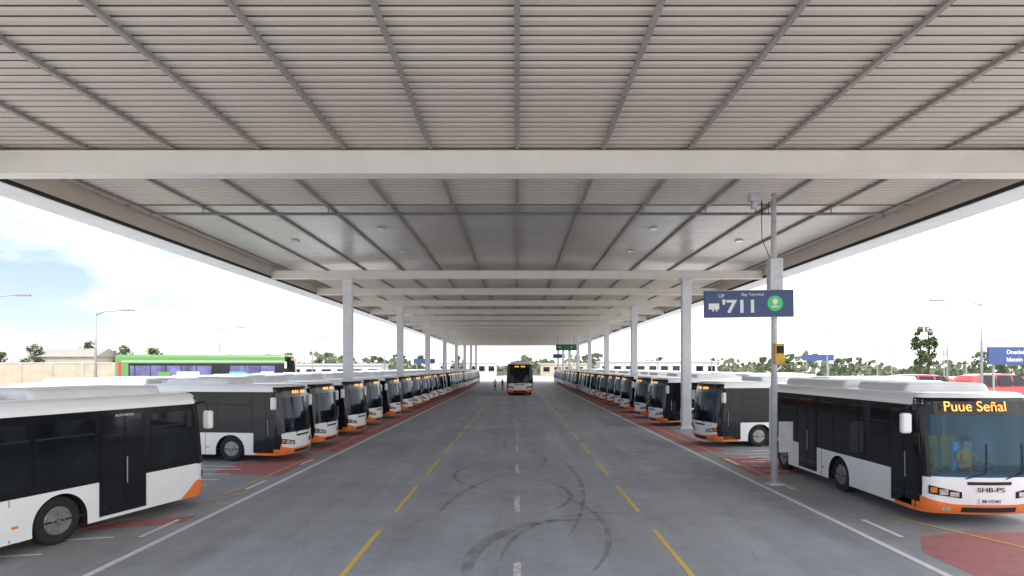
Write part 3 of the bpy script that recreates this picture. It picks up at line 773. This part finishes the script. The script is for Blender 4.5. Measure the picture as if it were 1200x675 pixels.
# ------------------------------------------------------------ people
STAND=[((0,0,.95),.15),((0,0,1.2),.14),((0,0,1.42),.16),((0,0,1.52),.06),((0,.01,1.62),.095),((0,.01,1.72),.085),
       ((.2,0,1.42),.06),((.26,.02,1.15),.045),((.27,.12,.92),.035),((-.2,0,1.42),.06),((-.26,.02,1.15),.045),((-.25,.14,.95),.035),
       ((.1,0,.88),.1),((.12,.04,.48),.065),((.13,-.04,.07),.045),((.13,.1,.04),.04),((-.1,0,.88),.1),((-.12,.0,.48),.065),((-.13,-.1,.07),.045),((-.13,.04,.04),.04)]
SIT=[((0,0,1.05),.15),((0,0,1.28),.14),((0,.0,1.48),.15),((0,.0,1.6),.06),((0,.03,1.7),.1),((0,.03,1.8),.09),
       ((.2,0,1.48),.06),((.27,.12,1.26),.05),((.15,.42,1.3),.035),((-.2,0,1.48),.06),((-.27,.12,1.26),.05),((-.15,.42,1.3),.035),
       ((.1,.05,1.03),.1),((.12,.42,1.05),.07),((.12,.5,.65),.05),((.12,.62,.6),.04),((-.1,.05,1.03),.1),((-.12,.42,1.05),.07),((-.12,.5,.65),.05),((-.12,.62,.6),.04)]
def person(x,y,rz,top,label,J=STAND,hz=0.):
    rt=root('person',label,'person',(x,y,0),rz)
    E=[(0,1),(1,2),(2,3),(3,4),(4,5),(2,6),(6,7),(7,8),(2,9),(9,10),(10,11),(0,12),(12,13),(13,14),(14,15),(0,16),(16,17),(17,18),(18,19)]
    me=bpy.data.meshes.new('p'); me.from_pydata([j[0] for j in J],E,[]); o=bpy.data.objects.new('body',me); link(o)
    md=o.modifiers.new('s','SKIN')
    for v,j in zip(me.skin_vertices[0].data,J): v.radius=(j[1],j[1]*.8)
    me.skin_vertices[0].data[0].use_root=True
    o.modifiers.new('u','SUBSURF').levels=1
    bpy.context.view_layer.update(); dg=bpy.context.evaluated_depsgraph_get()
    m2=bpy.data.meshes.new_from_object(o.evaluated_get(dg)); o.modifiers.clear(); o.data=m2
    m2.materials.clear()
    for mm in('skin','cloth',top): m2.materials.append(M[mm])
    for p in m2.polygons:
        z=p.center.z-hz; p.material_index=0 if z>1.5 or (abs(p.center.x)>.2 and z<1.12 and hz==0) else (1 if z<.98 else 2); p.use_smooth=True
    o.parent=rt
    V,F=lathe_y([(.001,-.1),(.07,-.09),(.1,-.02),(.1,.04),(.06,.09),(.001,.1)],0,0,12); V=[(x_*.95,y_-.015,z_*.7+1.74+hz) for x_,y_,z_ in V]; mk('hair',V,F,'hair',rt,True)
person(-3.3,92,R(170),'cloth2','person in a pale shirt and dark trousers standing on the carriageway'); person(-2.3,96,R(200),'cloth','person in dark clothes walking on the carriageway')
person(11.3,15.5,R(180),'shirtO','driver in an orange shirt seated at the steering wheel',SIT,.09)

# ------------------------------------------------------------ world, sun, camera
w=bpy.data.worlds.new('World'); scene.world=w; w.use_nodes=True; t=w.node_tree; N=t.nodes; L=t.links; N.clear()
out=N.new('ShaderNodeOutputWorld'); sky=N.new('ShaderNodeTexSky'); sky.sky_type='NISHITA'; sky.sun_disc=False; sky.sun_elevation=R(56); sky.sun_rotation=R(194); sky.dust_density=.3; sky.ozone_density=3.
b1=N.new('ShaderNodeBackground'); b1.inputs[1].default_value=.13; L.new(sky.outputs[0],b1.inputs[0])
b2=N.new('ShaderNodeBackground'); b2.inputs[0].default_value=(1,1,1,1); b2.inputs[1].default_value=2.4
tc=N.new('ShaderNodeTexCoord'); mp=N.new('ShaderNodeMapping'); mp.inputs['Scale'].default_value=(1,1,2.6); mp.inputs['Location'].default_value=(.3,.2,.1); L.new(tc.outputs['Generated'],mp.inputs[0])
no=N.new('ShaderNodeTexNoise'); no.inputs['Scale'].default_value=3.4; no.inputs['Detail'].default_value=8; no.inputs['Roughness'].default_value=.55; L.new(mp.outputs[0],no.inputs['Vector'])
mr=N.new('ShaderNodeMapRange'); mr.inputs[1].default_value=.46; mr.inputs[2].default_value=.68; mr.inputs[3].default_value=.13; mr.inputs[4].default_value=.6; L.new(no.outputs['Fac'],mr.inputs[0])
sp_=N.new('ShaderNodeSeparateXYZ'); L.new(tc.outputs['Generated'],sp_.inputs[0])
gx=N.new('ShaderNodeMapRange'); gx.interpolation_type='SMOOTHSTEP'; gx.inputs[1].default_value=-.5; gx.inputs[2].default_value=.3; gx.inputs[3].default_value=0; gx.inputs[4].default_value=.85; L.new(sp_.outputs['X'],gx.inputs[0])
ad=N.new('ShaderNodeMath'); ad.operation='ADD'; ad.use_clamp=True; L.new(mr.outputs[0],ad.inputs[0]); L.new(gx.outputs[0],ad.inputs[1])
mx=N.new('ShaderNodeMixShader'); L.new(ad.outputs[0],mx.inputs[0]); L.new(b1.outputs[0],mx.inputs[1]); L.new(b2.outputs[0],mx.inputs[2]); L.new(mx.outputs[0],out.inputs[0])
sd=bpy.data.lights.new('sun','SUN'); sd.energy=5.; sd.angle=R(.5); sd.color=(1,.95,.88); so=bpy.data.objects.new('sun',sd); link(so); so.rotation_euler=(R(34),0,R(-14))
cam=bpy.data.cameras.new('camera'); co=bpy.data.objects.new('camera',cam); link(co); co.location=(0,0,HC); co.rotation_euler=(R(90),0,0)
cam.lens=21.6; cam.sensor_width=36; cam.shift_y=.077; cam.shift_x=-.005; cam.clip_end=5000; cam.clip_start=.1
scene.camera=co
scene.view_settings.view_transform='Standard'; scene.view_settings.look='None'; scene.view_settings.exposure=0
